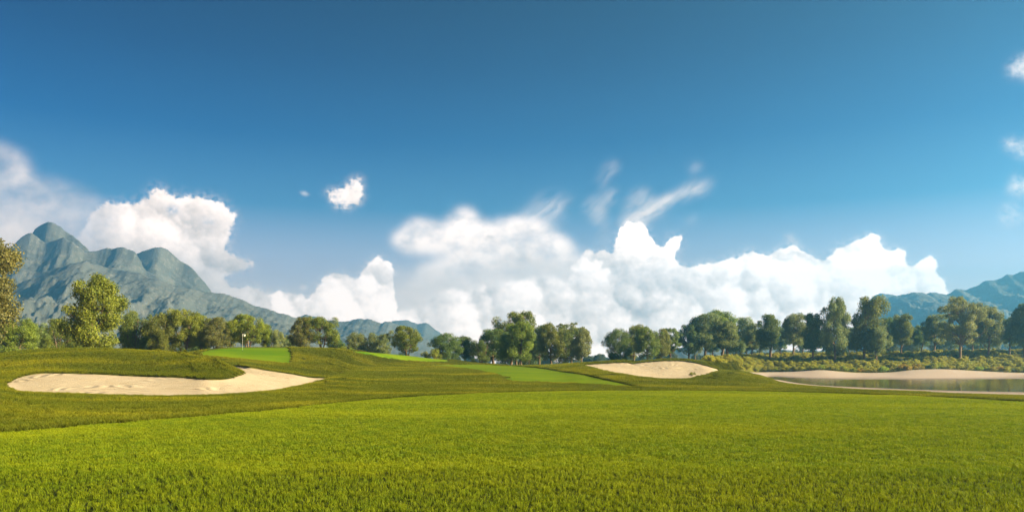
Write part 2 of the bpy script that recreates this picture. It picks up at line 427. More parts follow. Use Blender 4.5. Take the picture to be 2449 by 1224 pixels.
# ---------------------------------------------------------------- foliage and trees
def leaf_material(key, transl=0.42):
    m, nt = material(key)
    oi = nt.n('ShaderNodeObjectInfo')
    at = nt.n('ShaderNodeAttribute', attribute_name='tint')
    # leaf to leaf variation of the tree's own colour: duller and darker leaves, fresher and yellower leaves
    hs = nt.n('ShaderNodeHueSaturation'); nt.l(oi.outputs['Color'], hs.inputs['Color'])
    nt.l(nt.maprange(at.outputs['Fac'], 0, 1, .55, 1.45), hs.inputs['Value'])
    nt.l(nt.maprange(at.outputs['Fac'], 0, 1, .515, .485), hs.inputs['Hue'])
    finish(nt, hs.outputs[0], .5, None, spec=.35, transl=transl)
    return m
M['leaf'] = leaf_material('leaf')
m, nt = material('bark')
pos = nt.n('ShaderNodeTexCoord').outputs['Object']
b = nt.noise(nt.scale(pos, (6, 6, 1.2)), 3.0, 4, .7)
finish(nt, nt.mix(nt.maprange(b, .3, .7), (.10, .065, .038), (.24, .17, .11)), .9, b, .8, .05, .1)
M['bark'] = m

def leaves(clumps, n, size, rs, centre, up=.12, spread=1.0):
    """n leaf faces on and in the clumps [(x,y,z,rx,ry,rz)]"""
    C = np.array(clumps); w = (C[:, 3]*C[:, 5])**.9; w /= w.sum()
    i = rs.choice(len(C), n, p=w)
    d = rs.normal(size=(n, 3)); d /= np.linalg.norm(d, axis=1)[:, None]
    out = C[i, :3] - centre; out /= np.maximum(np.linalg.norm(out, axis=1), 1e-3)[:, None]
    d = d + out*.30; d /= np.linalg.norm(d, axis=1)[:, None]
    r = rs.uniform(.12, 1.0, n)**.45*rs.uniform(.85, 1.18, n)
    P = C[i, :3] + d*r[:, None]*C[i, 3:6]
    N = d*.8 + rs.normal(size=(n, 3))*spread*.6 + np.array([0, 0, up]); N /= np.linalg.norm(N, axis=1)[:, None]
    a = rs.normal(size=(n, 3)); a -= (a*N).sum(1)[:, None]*N; a /= np.linalg.norm(a, axis=1)[:, None]
    b_ = np.cross(N, a)
    s = (size*rs.uniform(.6, 1.35, n))[:, None]
    fold = N*s*.18
    V = np.stack([P - a*s, P - b_*s*.55 + fold, P + a*s, P + b_*s*.55 + fold], 1).reshape(-1, 3)
    ct = rs.uniform(0, 1, len(C))
    tint = np.clip(.5 + (ct[i]-.5)*.45 + rs.normal(size=n)*.2, 0, 1)
    return V, np.arange(4*n).reshape(n, 4), np.repeat(tint, 4)

def leaf_mesh(name, clumps, n, size, rs, centre, **kw):
    V, Q, tint = leaves(clumps, n, size, rs, np.array(centre), **kw)
    me = mesh_np(name, V, Q, False)
    at = me.attributes.new('tint', 'FLOAT', 'POINT'); at.data.foreach_set('value', tint.astype(np.float32))
    me.materials.append(M['leaf'])
    return me

class Tubes:
    def __init__(s): s.V = []; s.Q = []
    def tube(s, pts, rad, k=7):
        pts = [Vector(p) for p in pts]; base = len(s.V)
        for j, p in enumerate(pts):
            d = (pts[min(j+1, len(pts)-1)] - pts[max(j-1, 0)]).normalized()
            u = d.cross(Vector((.3, 1, .2))).normalized(); v = d.cross(u)
            for q in range(k):
                an = 2*math.pi*q/k
                s.V.append(p + (u*math.cos(an) + v*math.sin(an))*rad[j])
        for j in range(len(pts)-1):
            for q in range(k):
                a, b = base + j*k + q, base + j*k + (q+1) % k
                s.Q.append((a, b, b+k, a+k))
    def mesh(s, name):
        me = mesh_np(name, np.array([tuple(v) for v in s.V]), np.array(s.Q)); me.materials.append(M['bark']); return me

def bend(a, b, rs, k=5, sag=.12, lift=.0):
    a, b = Vector(a), Vector(b); L = (b-a).length
    j1 = Vector(rs.normal(size=3))*L*sag
    return [a.lerp(b, t) + j1*math.sin(math.pi*t) + Vector((0, 0, lift*L*math.sin(math.pi*t))) for t in np.linspace(0, 1, k)]

def WID(me):
    co = np.empty(len(me.vertices)*3, np.float32); me.vertices.foreach_get('co', co); co = co.reshape(-1, 3)
    return max(np.ptp(np.percentile(co[:, 0]*math.cos(a) + co[:, 1]*math.sin(a), (.3, 99.7))) for a in (0, .8, 1.57, 2.36))*.97
def tree_proto(kind, seed, n=26000, leaf=.0112):
    """trunk and crown meshes of a tree 1 high; returns (trunk mesh, crown mesh, crown width)"""
    rs = np.random.RandomState(seed); tb = Tubes(); cl = []
    # bare stem, crown half width, number of clumps, clump size, where the crown is widest (0 low .. 1 high), squareness
    bare, rx, nclump, cs, wide, sq = dict(round=(.13, .36, 70, .085, .50, 2.2), upright=(.12, .30, 80, .075, .52, 2.8), bushy=(.02, .42, 80, .085, .40, 2.4),
        oak=(.27, .46, 80, .075, .62, 2.2), vase=(.14, .42, 80, .075, .66, 2.2), stem=(.24, .32, 70, .076, .50, 2.5), slim=(.24, .22, 50, .075, .52, 3.0))[kind]
    ct = 1 - bare; lob = rs.uniform(0, 6.28, 4)
    def prof(h):                                   # crown radius at crown height h in 0..1
        u = (h - wide)/(wide if h < wide else 1 - wide)
        return max(0., 1 - abs(u)**sq)**(1/sq)
    lean = rs.normal(size=2)*.05
    nl = dict(round=4, upright=3, bushy=5, oak=6, vase=5, stem=3, slim=2)[kind]
    lead = []                                      # lesser crowns that carry the outline
    for q in range(nl):
        an = 6.28*q/nl + rs.uniform(-.5, .5); e = rx*rs.uniform(.38, .60)
        lead.append((math.cos(an)*e, math.sin(an)*e, rx*rs.uniform(.38, .58), bare + ct*rs.uniform(.0, .18), 1.0 if q == 0 else bare + ct*rs.uniform(.66, .95)))
    for q in range(nclump):
        h = rs.uniform(.04, .97); an = rs.uniform(0, 6.28)
        f = 1 + .17*math.sin(an + lob[0] + 3*h) + .13*math.sin(3*an + lob[1] - 5*h) + .08*math.sin(5*an + lob[2] + 9*h)
        s = cs*rs.uniform(.75, 1.5)
        R = max(0., rx*prof(h)*f - s*.75); r = R*rs.uniform(.15, 1)**.42
        z = bare + h*ct*(1 + .06*math.sin(2*an + lob[3])); z = min(z, 1.0 - s*.7)
        z = max(z, s*.8)
        if rs.uniform() < (.56 if kind != 'oak' else .30):
            lx, ly, lr, z0, z1 = lead[rs.randint(nl)]
            h = rs.uniform(.06, .96); u = max(0., 1 - abs(2*h-1)**2.6)**.4
            r = max(0., lr*u - s*.6)*rs.uniform(.2, 1)**.45; z = max(z0 + (z1-z0)*h, s*.8); z = min(z, z1 - s*.6)
            cl.append((lx + math.cos(an)*r + lean[0]*h, ly + math.sin(an)*r + lean[1]*h, z, s*rs.uniform(.85, 1.2), s*rs.uniform(.85, 1.2), s*(rs.uniform(.8, 1.25) if kind != 'oak' else rs.uniform(.45, .7))))
            continue
        flat = rs.uniform(.8, 1.25) if kind != 'oak' else rs.uniform(.45, .7)
        cl.append((math.cos(an)*r + lean[0]*h, math.sin(an)*r + lean[1]*h, z, s*rs.uniform(.85, 1.2), s*rs.uniform(.85, 1.2), s*flat))
    if kind != 'oak':                              # leading shoots break the outline
        for q in range(rs.randint(2, 5)):
            an = rs.uniform(0, 6.28); e = rs.uniform(.1, .5)*rx; h = rs.uniform(.86, .96)
            for j in range(3): cl.append((math.cos(an)*e*(1+.1*j), math.sin(an)*e*(1+.1*j), h - .075*j, .05+.018*j, .05+.018*j, .06))
    top = max(c[2]+c[5]*.95 for c in cl)
    cl = [(c[0], c[1], c[2] + (1-top)*smooth(.3, 1, c[2]), *c[3:]) for c in cl]
    zc = bare + ct*.5
    stems = 1 if kind not in ('vase', 'bushy') else rs.randint(3, 5)
    tops = []
    for sidx in range(stems):
        an = 6.28*sidx/stems + rs.uniform(-.4, .4)
        bx, by = (0, 0) if stems == 1 else (.022*math.cos(an), .022*math.sin(an))
        tx, ty = (rs.normal()*.03, rs.normal()*.03) if stems == 1 else (.5*rx*math.cos(an), .5*rx*math.sin(an))
        r0 = (.020 if stems == 1 else .0135) if kind != 'oak' else .026
        p = bend((bx, by, -.04), (tx, ty, bare + ct*.80), rs, 10, .025)
        p[0] = Vector((bx*1.3, by*1.3, -.04))
        rad = [r0*1.5, r0*1.1] + [r0*(1 - .1*j) for j in range(8)]
        tb.tube(p, rad, 8); tops.append((p, rad))
    for c in cl[:nclump]:
        p, rad = tops[rs.randint(len(tops))]
        j = min(range(2, 10), key=lambda q: abs(p[q].z - (c[2] - .6*math.hypot(c[0], c[1]) - .03)))
        r = rad[j]*.42
        tb.tube(bend(p[j], c[:3], rs, 5, .07, .05), [r, r*.8, r*.6, r*.42, r*.2], 5)
    crown = leaf_mesh('crown', cl, n, leaf, rs, (0, 0, zc))
    return tb.mesh('trunk'), crown, WID(crown)

def shrub_proto(seed, n=2200, leaf=.034):
    rs = np.random.RandomState(seed); cl = []
    for q in range(11):
        an = rs.uniform(0, 6.28); e = rs.uniform(0, .42)
        cl.append((math.cos(an)*e, math.sin(an)*e, rs.uniform(.18, .72)*(1-.7*e), rs.uniform(.16, .26), rs.uniform(.16, .26), rs.uniform(.16, .28)))
    tb = Tubes()
    for c in cl: tb.tube(bend((c[0]*.15, c[1]*.15, -.05), c[:3], rs, 4, .08), [.02, .016, .012, .006], 4)
    return tb.mesh('stems'), leaf_mesh('foliage', cl, n, leaf, rs, (0, 0, .3), up=.5), 1.0

PROTO = {}
for kind, seeds in (('round', (1, 2, 3)), ('upright', (4, 5)), ('bushy', (6, 7, 8)), ('oak', (9, 10)), ('vase', (11, 12)), ('slim', (13, 14)), ('stem', (15, 16, 17, 18))):
    PROTO[kind] = [tree_proto(kind, s*17+3) for s in seeds]
PROTO['shrub'] = [shrub_proto(s) for s in (101, 102, 103, 104)]

OL, YG, LG, DG, BG, BR, GG, PG = (.165,.195,.026), (.215,.248,.024), (.195,.262,.034), (.125,.180,.036), (.165,.220,.066), (.175,.172,.042), (.210,.240,.072), (.235,.285,.084)
# bearing px, distance, row of the top, width in px, kind, variant, colour, label
TREES = [
 # left of the greens
 (-48, 82, 572, 200, 'round', 0, BR, 'brownish leafed tree cut off by the left edge of the view'),
 (34, 112, 758, 108, 'bushy', 0, LG, 'low bright green bushy tree below the brownish tree at the left edge'),
 (82, 128, 770, 56, 'bushy', 1, PG, 'small fresh green tree just right of the low bushy tree at the left edge'),
 (106, 150, 784, 46, 'round', 1, DG, 'small dark tree in the gap left of the olive dome shaped tree'),
 (142, 122, 762, 96, 'bushy', 2, OL, 'olive dome shaped tree left of the tall tree on the bunker mound'),
 (190, 150, 792, 70, 'bushy', 0, OL, 'low olive tree half hidden by the tall tree on the bunker mound'),
 (224, 96, 652, 138, 'upright', 0, YG, 'tall upright yellow green tree standing alone above the long bunker mound'),
 (318, 128, 741, 86, 'bushy', 1, OL, 'grey olive bushy tree first right of the tall tree on the mound'),
 (388, 126, 746, 78, 'bushy', 0, OL, 'olive bushy tree second right of the tall tree on the mound'),
 (438, 128, 738, 90, 'vase', 0, YG, 'tallest tree of the olive row behind the bunker, with two reddish stems'),
 (482, 134, 752, 66, 'round', 2, YG, 'yellowish tree right of the two stemmed tree in the olive row'),
 (517, 128, 757, 80, 'bushy', 2, BR, 'tan brown bushy tree left of the flag'),
 (550, 136, 764, 62, 'round', 0, YG, 'yellow green tree directly left of the flag'),
 (594, 132, 751, 84, 'vase', 1, YG, 'golden olive tree right behind the flag'),
 (632, 134, 772, 40, 'round', 1, YG, 'slender golden tree leaning out right of the flag'),
 (655, 150, 786, 46, 'bushy', 0, PG, 'small pale green tree behind the right end of the flag green'),
 (686, 160, 800, 40, 'bushy', 1, PG, 'lowest pale green tree behind the corner of the flag green'),
 (722, 134, 757, 72, 'bushy', 2, BR, 'grey brown bushy tree on the hill right of the flag green'),
 (770, 136, 755, 88, 'vase', 0, OL, 'spreading several stemmed olive tree on the hill right of the flag green'),
 (806, 165, 806, 44, 'round', 2, DG, 'small dark tree at the right foot of the spreading hill tree'),
 (850, 170, 793, 52, 'bushy', 0, GG, 'left of three grey green trees behind the far green'),
 (886, 172, 795, 48, 'bushy', 1, GG, 'middle of three grey green trees behind the far green'),
 (916, 168, 798, 46, 'bushy', 2, GG, 'right darker of three grey green trees behind the far green'),
 (974, 152, 778, 80, 'vase', 1, OL, 'round headed lone tree with forked stems above the far green'),
 # middle
 (1068, 165, 795, 78, 'bushy', 0, DG, 'dark broad tree behind the end of the far green'),
 (1112, 175, 802, 46, 'round', 1, DG, 'narrow dark tree right of the dark broad tree behind the far green'),
 (1150, 168, 812, 66, 'bushy', 1, DG, 'low dark tree left of the middle grove'),
 (1180, 172, 785, 88, 'round', 2, DG, 'dark green tree on the left flank of the middle grove'),
 (1237, 190, 742, 118, 'vase', 1, OL, 'tallest tree rising at the back of the middle grove'),
 (1222, 152, 772, 84, 'upright', 1, LG, 'bright front tree of the middle grove, left one of the pair'),
 (1246, 148, 766, 70, 'upright', 0, LG, 'bright front tree of the middle grove, right one of the pair'),
 (1290, 185, 775, 62, 'round', 0, DG, 'dark tree behind the right side of the bright grove pair'),
 (1319, 172, 770, 66, 'round', 1, OL, 'olive tree with a pale straight stem right of the bright grove pair'),
 (1366, 200, 770, 84, 'oak', 1, OL, 'flat topped spreading tree at the back right of the middle grove'),
 (1352, 175, 792, 66, 'bushy', 2, DG, 'dark low tree below the flat topped tree of the middle grove'),
 (1391, 168, 783, 52, 'round', 2, GG, 'grey green rightmost tree of the middle grove'),
 (1478, 175, 784, 66, 'bushy', 0, DG, 'dark leftmost tree behind the right bunker'),
 (1516, 180, 775, 60, 'round', 0, YG, 'golden topped tree behind the notch of the right bunker'),
 (1550, 168, 779, 64, 'round', 1, OL, 'olive tree with a straight stem behind the right bunker'),
 (1582, 172, 784, 48, 'round', 2, OL, 'smaller olive tree second from right behind the right bunker'),
 (1604, 190, 784, 48, 'oak', 0, DG, 'blackish green rightmost tree of the clump behind the right bunker'),
 # wood on the right
 (1648, 221, 776, 64, 'stem', 2, BG, 'dark blue green tree at the left end of the right wood'),
 (1684, 221, 746, 78, 'stem', 0, BG, 'broad blue green tree second from the left end of the right wood'),
 (1724, 231, 740, 84, 'stem', 1, LG, 'light topped highest tree in the left part of the right wood'),
 (1742, 206, 764, 62, 'slim', 0, GG, 'grey tree with thin stem in front of the light topped highest tree'),
 (1770, 246, 758, 62, 'upright', 1, PG, 'pale tree behind the gap in the left part of the right wood'),
 (1798, 221, 772, 52, 'stem', 2, BG, 'blue green tree between the pale tree and the dark square headed tree'),
 (1842, 212, 750, 64, 'slim', 1, DG, 'dark square headed tree with straight stem above the pond tip'),
 (1896, 221, 748, 62, 'stem', 0, GG, 'grey green tree right of the dark square headed tree'),
 (1943, 204, 746, 48, 'slim', 0, DG, 'narrow dark tree with thin stem left of the tall pair'),
 (1998, 202, 708, 74, 'upright', 0, GG, 'left tree of the tall pair on the pond bank'),
 (2066, 204, 707, 92, 'upright', 1, OL, 'right broader tree of the tall pair on the pond bank'),
 (2098, 200, 780, 58, 'stem', 1, GG, 'pale green smaller tree under the right side of the tall pair'),
 (2124, 231, 757, 42, 'stem', 2, DG, 'dark tree tucked behind the golden tree right of the tall pair'),
 (2154, 216, 750, 58, 'stem', 0, OL, 'golden green single stemmed tree right of the tall pair'),
 (2202, 228, 777, 48, 'stem', 1, DG, 'small dark tree at the left side of the pale dome tree'),
 (2234, 221, 750, 66, 'stem', 2, GG, 'pale dome shaped tree left of the great spreading tree'),
 (2296, 202, 706, 112, 'oak', 1, GG, 'great spreading tree with open limbs right of the pond bank middle'),
 (2326, 231, 772, 56, 'stem', 0, BG, 'small dark tree below the right side of the great spreading tree'),
 (2362, 208, 729, 66, 'stem', 1, GG, 'grey green tree right of the great spreading tree'),
 (2414, 214, 757, 58, 'stem', 2, BG, 'low tree between the grey green tree and the right edge'),
 (2450, 208, 722, 66, 'slim', 1, BG, 'tall dark tree cut off by the right edge of the view'),
 (2520, 216, 740, 80, 'stem', 0, GG, 'tree just outside the right edge of the view'),
]
# second rank behind the wood on the right and behind the groves: smaller, seen between the stems
for px, Y, top, w, kind, v, c, l in [
 (1664, 282, 790, 44, 'stem', 1, BG, 'distant thin stemmed tree behind the left end of the right wood'),
 (1706, 290, 786, 48, 'stem', 0, BG, 'distant tree between the broad blue green and light topped trees'),
 (1758, 285, 788, 44, 'slim', 0, BG, 'distant tree right of the grey thin stemmed tree'),
 (1786, 295, 792, 40, 'stem', 2, BG, 'distant tree left of the blue green tree in the right wood'),
 (1818, 282, 784, 46, 'stem', 1, BG, 'distant tree left behind the dark square headed tree'),
 (1868, 290, 780, 50, 'stem', 0, BG, 'distant tree right behind the dark square headed tree'),
 (1920, 282, 778, 44, 'slim', 1, BG, 'distant tree between the grey green and narrow dark trees'),
 (1968, 290, 786, 44, 'stem', 2, BG, 'distant tree between the narrow dark tree and the tall pair'),
 (2034, 295, 782, 52, 'stem', 1, BG, 'distant tree seen between the stems of the tall pair'),
 (2082, 285, 788, 44, 'stem', 0, BG, 'distant tree right behind the tall pair'),
 (2180, 320, 790, 52, 'bushy', 0, GG, 'hazy distant tree between the golden tree and the pale dome tree'),
 (2272, 310, 776, 56, 'stem', 0, GG, 'hazy distant tree left behind the great spreading tree'),
 (2340, 330, 786, 56, 'bushy', 1, GG, 'hazy distant tree right behind the great spreading tree'),
 (2388, 320, 772, 52, 'stem', 1, GG, 'hazy distant tree between the two grey green trees at right'),
 (1262, 235, 800, 70, 'bushy', 1, DG, 'dark undergrown tree behind the stems of the middle grove'),
 (1210, 230, 808, 60, 'bushy', 2, DG, 'dark undergrown tree behind the left stems of the middle grove'),
 (462, 180, 790, 90, 'bushy', 2, DG, 'dark thicket tree behind the reddish stems of the olive row'),
 (360, 175, 790, 80, 'bushy', 1, DG, 'dark thicket tree behind the left half of the olive row'),
]: TREES.append((px, Y, top, w, kind, v, c, l))
SHRUBS = [
 (818, 140, 822, 20, 0, YG, 'small yellow green shrub on the hill crest left of the three grey green trees'),
 (838, 145, 828, 18, 1, LG, 'tiny light shrub on the hill crest beside the three grey green trees'),
 (1020, 158, 834, 26, 2, GG, 'dull green shrub left of the yellowish round shrub above the far green'),
 (1042, 156, 827, 36, 3, YG, 'yellowish round shrub at the end of the far green'),
 (1655, 84.6, 895, 15, 0, YG, 'small dry tuft plant at the near edge of the right bunker'),
]
def add_plant(name, cat, group, label, loc, rz, sx, sz, pr, colour, parts):
    e = empty(name, loc, rz); tag(e, label, cat, group)
    for nm, me in zip(parts, pr[:2]):
        c = bpy.data.objects.new(nm, me); col.objects.link(c); c.parent = e
        c.scale = (sx, sx, sz)
        c.color = (*colour, 1)
    return e
for k, (px, Y, top, w, kind, v, c, label) in enumerate(TREES):
    pr = PROTO[kind][v % len(PROTO[kind])]
    base = world(px, Y); H = zp(top, Y) - base[2]; W = w*Y/F
    jit = [x*rnd.uniform(.93, 1.07) for x in c]
    add_plant('tree', 'tree', None, label, base, rnd.uniform(0, 6.28), W/pr[2], H, pr, jit, ('trunk', 'crown'))
for px, Y, top, w, v, c, label in SHRUBS:
    base = world(px, Y); H = max(.5, zp(top, Y) - base[2]); W = w*Y/F
    add_plant('shrub', 'shrub', None, label, base, rnd.uniform(0, 6.28), W, H, PROTO['shrub'][v], c, ('stems', 'foliage'))
# front row of shrubs along the top of the beach
rs = np.random.RandomState(31)
px = 1705.0
while px < 2560:
    Y = float(LY(6, px)) + rs.uniform(1.0, 3.0); w = rs.uniform(17, 34)
    if px < 1765: Y = float(LY(6, px)) + rs.uniform(28, 40)
    base = world(px, Y); W = w*Y/F
    c = [x*rs.uniform(.8, 1.2) for x in (.34, .33, .036)]
    add_plant('shrub', 'shrub', 'shrubs along the top of the pond beach', 'yellow green shrub in the front row at the top of the pond beach', base, rs.uniform(0, 6.28), W, W*rs.uniform(.45, .75), PROTO['shrub'][rs.randint(4)], c, ('stems', 'foliage'))
    px += w*rs.uniform(.55, 1.1)
# ---------------------------------------------------------------- uncountable growth: instanced by geometry nodes, one object each
def scatter(name, protos, P, rot, scl, idx, colour=None):
    """points P (n,3) with euler rot, scale (n,3) and prototype index; protos = list of meshes"""
    pc = bpy.data.collections.new(name + ' plants')
    for k, me in enumerate(protos):
        o = bpy.data.objects.new('%s_plant' % name, me)
        if colour: o.color = (*colour, 1)
        pc.objects.link(o)
    me = bpy.data.meshes.new(name); me.vertices.add(len(P)); me.vertices.foreach_set('co', np.asarray(P, np.float32).ravel())
    for nm, typ, arr, key in (('rot', 'FLOAT_VECTOR', rot, 'vector'), ('scl', 'FLOAT_VECTOR', scl, 'vector'), ('idx', 'INT', idx, 'value')):
        at = me.attributes.new(nm, typ, 'POINT')
        at.data.foreach_set(key, np.asarray(arr, np.int32 if typ == 'INT' else np.float32).ravel())
    o = obj(name, me)
    ng = bpy.data.node_groups.new(name, 'GeometryNodeTree')
    ng.interface.new_socket('Geometry', in_out='INPUT', socket_type='NodeSocketGeometry')
    ng.interface.new_socket('Geometry', in_out='OUTPUT', socket_type='NodeSocketGeometry')
    N = ng.nodes.new; L = ng.links.new
    gi, go = N('NodeGroupInput'), N('NodeGroupOutput')
    ci = N('GeometryNodeCollectionInfo'); ci.inputs['Collection'].default_value = pc
    ci.inputs['Separate Children'].default_value = True; ci.inputs['Reset Children'].default_value = True
    iop = N('GeometryNodeInstanceOnPoints'); iop.inputs['Pick Instance'].default_value = True
    def attr(nm, typ):
        a = N('GeometryNodeInputNamedAttribute'); a.data_type = typ; a.inputs['Name'].default_value = nm
        return [s for s in a.outputs if s.enabled and s.name == 'Attribute'][0]
    e2r = N('FunctionNodeEulerToRotation')
    L(attr('rot', 'FLOAT_VECTOR'), e2r.inputs[0]); L(e2r.outputs[0], iop.inputs['Rotation'])
    L(attr('scl', 'FLOAT_VECTOR'), iop.inputs['Scale']); L(attr('idx', 'INT'), iop.inputs['Instance Index'])
    L(gi.outputs[0], iop.inputs['Points']); L(ci.outputs[0], iop.inputs['Instance']); L(iop.outputs[0], go.inputs[0])
    md = o.modifiers.new('scatter', 'NODES'); md.node_group = ng
    if colour: o.color = (*colour, 1)
    return tag(o, kind='stuff')

def blade_material(key, a, b, c, tip, transl=.4, yscale=.11):
    m, nt = material(key)
    pos = nt.n('ShaderNodeNewGeometry').outputs['Position']
    at = nt.n('ShaderNodeAttribute', attribute_name='tint')
    h = nt.n('ShaderNodeAttribute', attribute_name='tip')
    big = nt.noise(nt.scale(pos, (yscale*.7, yscale*1.7, .2)), 1.0, 3, .5)
    mid = nt.noise(pos, 1.6, 3, .6)
    cc = nt.mix(at.outputs['Fac'], a, b)
    cc = nt.mix(nt.maprange(big, .46, .66, 0, .85), cc, c)
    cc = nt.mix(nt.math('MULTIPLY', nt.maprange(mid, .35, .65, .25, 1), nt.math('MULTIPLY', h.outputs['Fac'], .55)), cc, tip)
    cc = nt.mix(nt.maprange(h.outputs['Fac'], 0, 1.0, .88, 0), cc, (.014, .022, .002))   # darker blade bases, with shade painted into the colour to darken near turf
    finish(nt, cc, .6, None, spec=.12, transl=transl)
    return m
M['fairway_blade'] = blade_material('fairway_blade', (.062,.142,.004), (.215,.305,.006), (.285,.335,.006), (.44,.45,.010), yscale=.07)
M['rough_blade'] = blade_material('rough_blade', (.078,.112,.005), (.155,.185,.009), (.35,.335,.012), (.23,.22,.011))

def patch(seed, size, n, w, h, lean, mat):
    """a square of turf: n tapered, bent blades"""
    rs = np.random.RandomState(seed)
    nt_ = max(n//5, 1); tx, ty = rs.uniform(-size/2, size/2, nt_), rs.uniform(-size/2, size/2, nt_)
    ta, tl, th, tt = rs.uniform(0, 6.28, nt_), rs.uniform(.2, 1.2, nt_), rs.uniform(.55, 1.2, nt_), rs.uniform(0, 1, nt_)
    k = rs.randint(0, nt_, n); x = tx[k] + rs.normal(size=n)*w*2.6; y = ty[k] + rs.normal(size=n)*w*2.6
    an = rs.uniform(0, 6.28, n); hh = h*th[k]*rs.uniform(.7, 1.2, n); ww = w*rs.uniform(.6, 1.3, n)
    le = lean*tl[k]*rs.uniform(.5, 1.3, n)*hh; da = ta[k] + rs.normal(size=n)*.6
    tintv = np.clip(tt[k]*.75 + rs.uniform(-.12, .37, n), 0, 1)
    ux, uy = np.cos(an)*ww/2, np.sin(an)*ww/2; lx, ly = np.cos(da)*le, np.sin(da)*le
    z0 = np.full(n, -.03)
    V = np.stack([np.stack([x-ux, y-uy, z0], -1), np.stack([x+ux, y+uy, z0], -1),
                  np.stack([x+ux*.75+lx*.35, y+uy*.75+ly*.35, hh*.6], -1), np.stack([x-ux*.75+lx*.35, y-uy*.75+ly*.35, hh*.6], -1),
                  np.stack([x+ux*.15+lx, y+uy*.15+ly, hh], -1), np.stack([x-ux*.15+lx, y-uy*.15+ly, hh], -1)], 1).reshape(-1, 3)
    i = np.arange(n)*6
    Q = np.concatenate([np.stack([i, i+1, i+2, i+3], -1), np.stack([i+3, i+2, i+4, i+5], -1)])
    me = mesh_np('turf', V, Q, False)
    t = me.attributes.new('tint', 'FLOAT', 'POINT'); t.data.foreach_set('value', np.repeat(tintv, 6).astype(np.float32))
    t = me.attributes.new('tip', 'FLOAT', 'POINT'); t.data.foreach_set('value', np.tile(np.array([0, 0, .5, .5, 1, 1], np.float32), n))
    me.materials.append(mat)
    return me

def turf(name, protos, Y0, Y1, step, regs, seed, sink=0.0, pxr=(-260, 2710), keep=None, marg=.42):
    """jittered grid of turf squares over the regions regs between Y0 and Y1, tilted with the land"""
    rs = np.random.RandomState(seed)
    TW = .47                                           # the lattice lies askew so that its rows never line up with the view
    xm = (pxr[1]-CX)/F*Y1; R_ = math.hypot(xm, Y1) + step
    gsx, gsy = np.meshgrid(np.arange(-R_, R_, step), np.arange(-R_, R_, step))
    gsx = gsx.ravel() + rs.uniform(-.1, .1, gsx.size)*step; gsy = gsy.ravel() + rs.uniform(-.1, .1, gsy.size)*step
    X, Y = gsx*math.cos(TW) - gsy*math.sin(TW), gsx*math.sin(TW) + gsy*math.cos(TW)
    k = (Y > Y0) & (Y < Y1) & (np.abs(X) < xm); X, Y = X[k], Y[k]
    px = CX + X/Y*F
    k = (px > pxr[0]) & (px < pxr[1]); X, Y, px = X[k], Y[k], px[k]
    z = height(px, Y)
    rg = region(px, Y, z)
    k = np.isin(rg, regs)
    if keep is not None: k &= keep(px, Y, rg)
    # a square that would hang over sand, green or fairway is moved no nearer than its own half width
    for ddx, ddy in ((marg, 0), (-marg, 0), (0, marg), (0, -marg)):
        X2, Y2 = X + ddx*step, Y + ddy*step; p2 = CX + X2/Y2*F
        k &= np.isin(region(p2, Y2, height(p2, Y2)), regs)
    X, Y, z, px = X[k], Y[k], z[k], px[k]
    e = .3
    zx = (height(CX + (X+e)/Y*F, Y) - height(CX + (X-e)/Y*F, Y))/(2*e)
    zy = (height(CX + X/(Y+e)*F, Y+e) - height(CX + X/(Y-e)*F, Y-e))/(2*e)
    # euler (XYZ) that lays the square on the slope after a quarter turn about z
    q = rs.randint(0, 4, len(X))*math.pi/2 + TW
    c, s = np.cos(q), np.sin(q)
    gx, gy = c*zx + s*zy, -s*zx + c*zy             # slope in the turned frame
    Rz = np.stack([np.arctan(gy), -np.arctan(gx*np.cos(np.arctan(gy))), q], -1)
    sc = np.stack([np.ones_like(X), np.ones_like(X), rs.uniform(.85, 1.15, len(X))*np.where((px > 1790) & (Y > LY(2, px) - 8), .45, 1)], -1)
    print(name, len(X))
    return np.stack([X, Y, z - sink], -1), Rz, sc, rs.randint(0, len(protos), len(X))

FB, RB = M['fairway_blade'], M['rough_blade']
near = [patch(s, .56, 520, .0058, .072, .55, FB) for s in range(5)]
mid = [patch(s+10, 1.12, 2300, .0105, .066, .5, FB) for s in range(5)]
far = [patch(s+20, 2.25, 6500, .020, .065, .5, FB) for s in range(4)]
a = turf('a', near, 4.0, 15.6, .5, [1], 1, .02, pxr=(-690, 3140))
b = turf('b', mid, 14.7, 31.2, 1.0, [1], 2, .02, pxr=(-450, 2900))
c = turf('c', far, 29.6, 62.0, 2.0, [1], 3, .02)
b2 = turf('b2', mid, 21.0, 62.0, .7, [1], 4, .02, keep=lambda px, Y, r: (Y > LY(1, px) - 2.2))
mix = [np.concatenate([u, v, w, x]) for u, v, w, x in zip(a[:3], b[:3], c[:3], b2[:3])]
ids = np.concatenate([a[3], b[3] + 5, c[3] + 10, b2[3] + 5])
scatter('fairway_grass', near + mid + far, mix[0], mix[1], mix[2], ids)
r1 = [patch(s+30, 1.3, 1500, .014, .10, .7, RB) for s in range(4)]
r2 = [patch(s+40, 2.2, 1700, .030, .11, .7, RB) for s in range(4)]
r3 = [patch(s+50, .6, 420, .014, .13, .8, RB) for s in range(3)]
a = turf('ra', r1, 20, 63.2, 1.2, [0], 5, .0)
b = turf('rb', r2, 61.5, 185, 2.0, [0, 7], 6, .0, keep=lambda px, Y, r: (px < 2500) & ((r == 0) & (Y < 150) | (r == 7) & (px < 1850)))
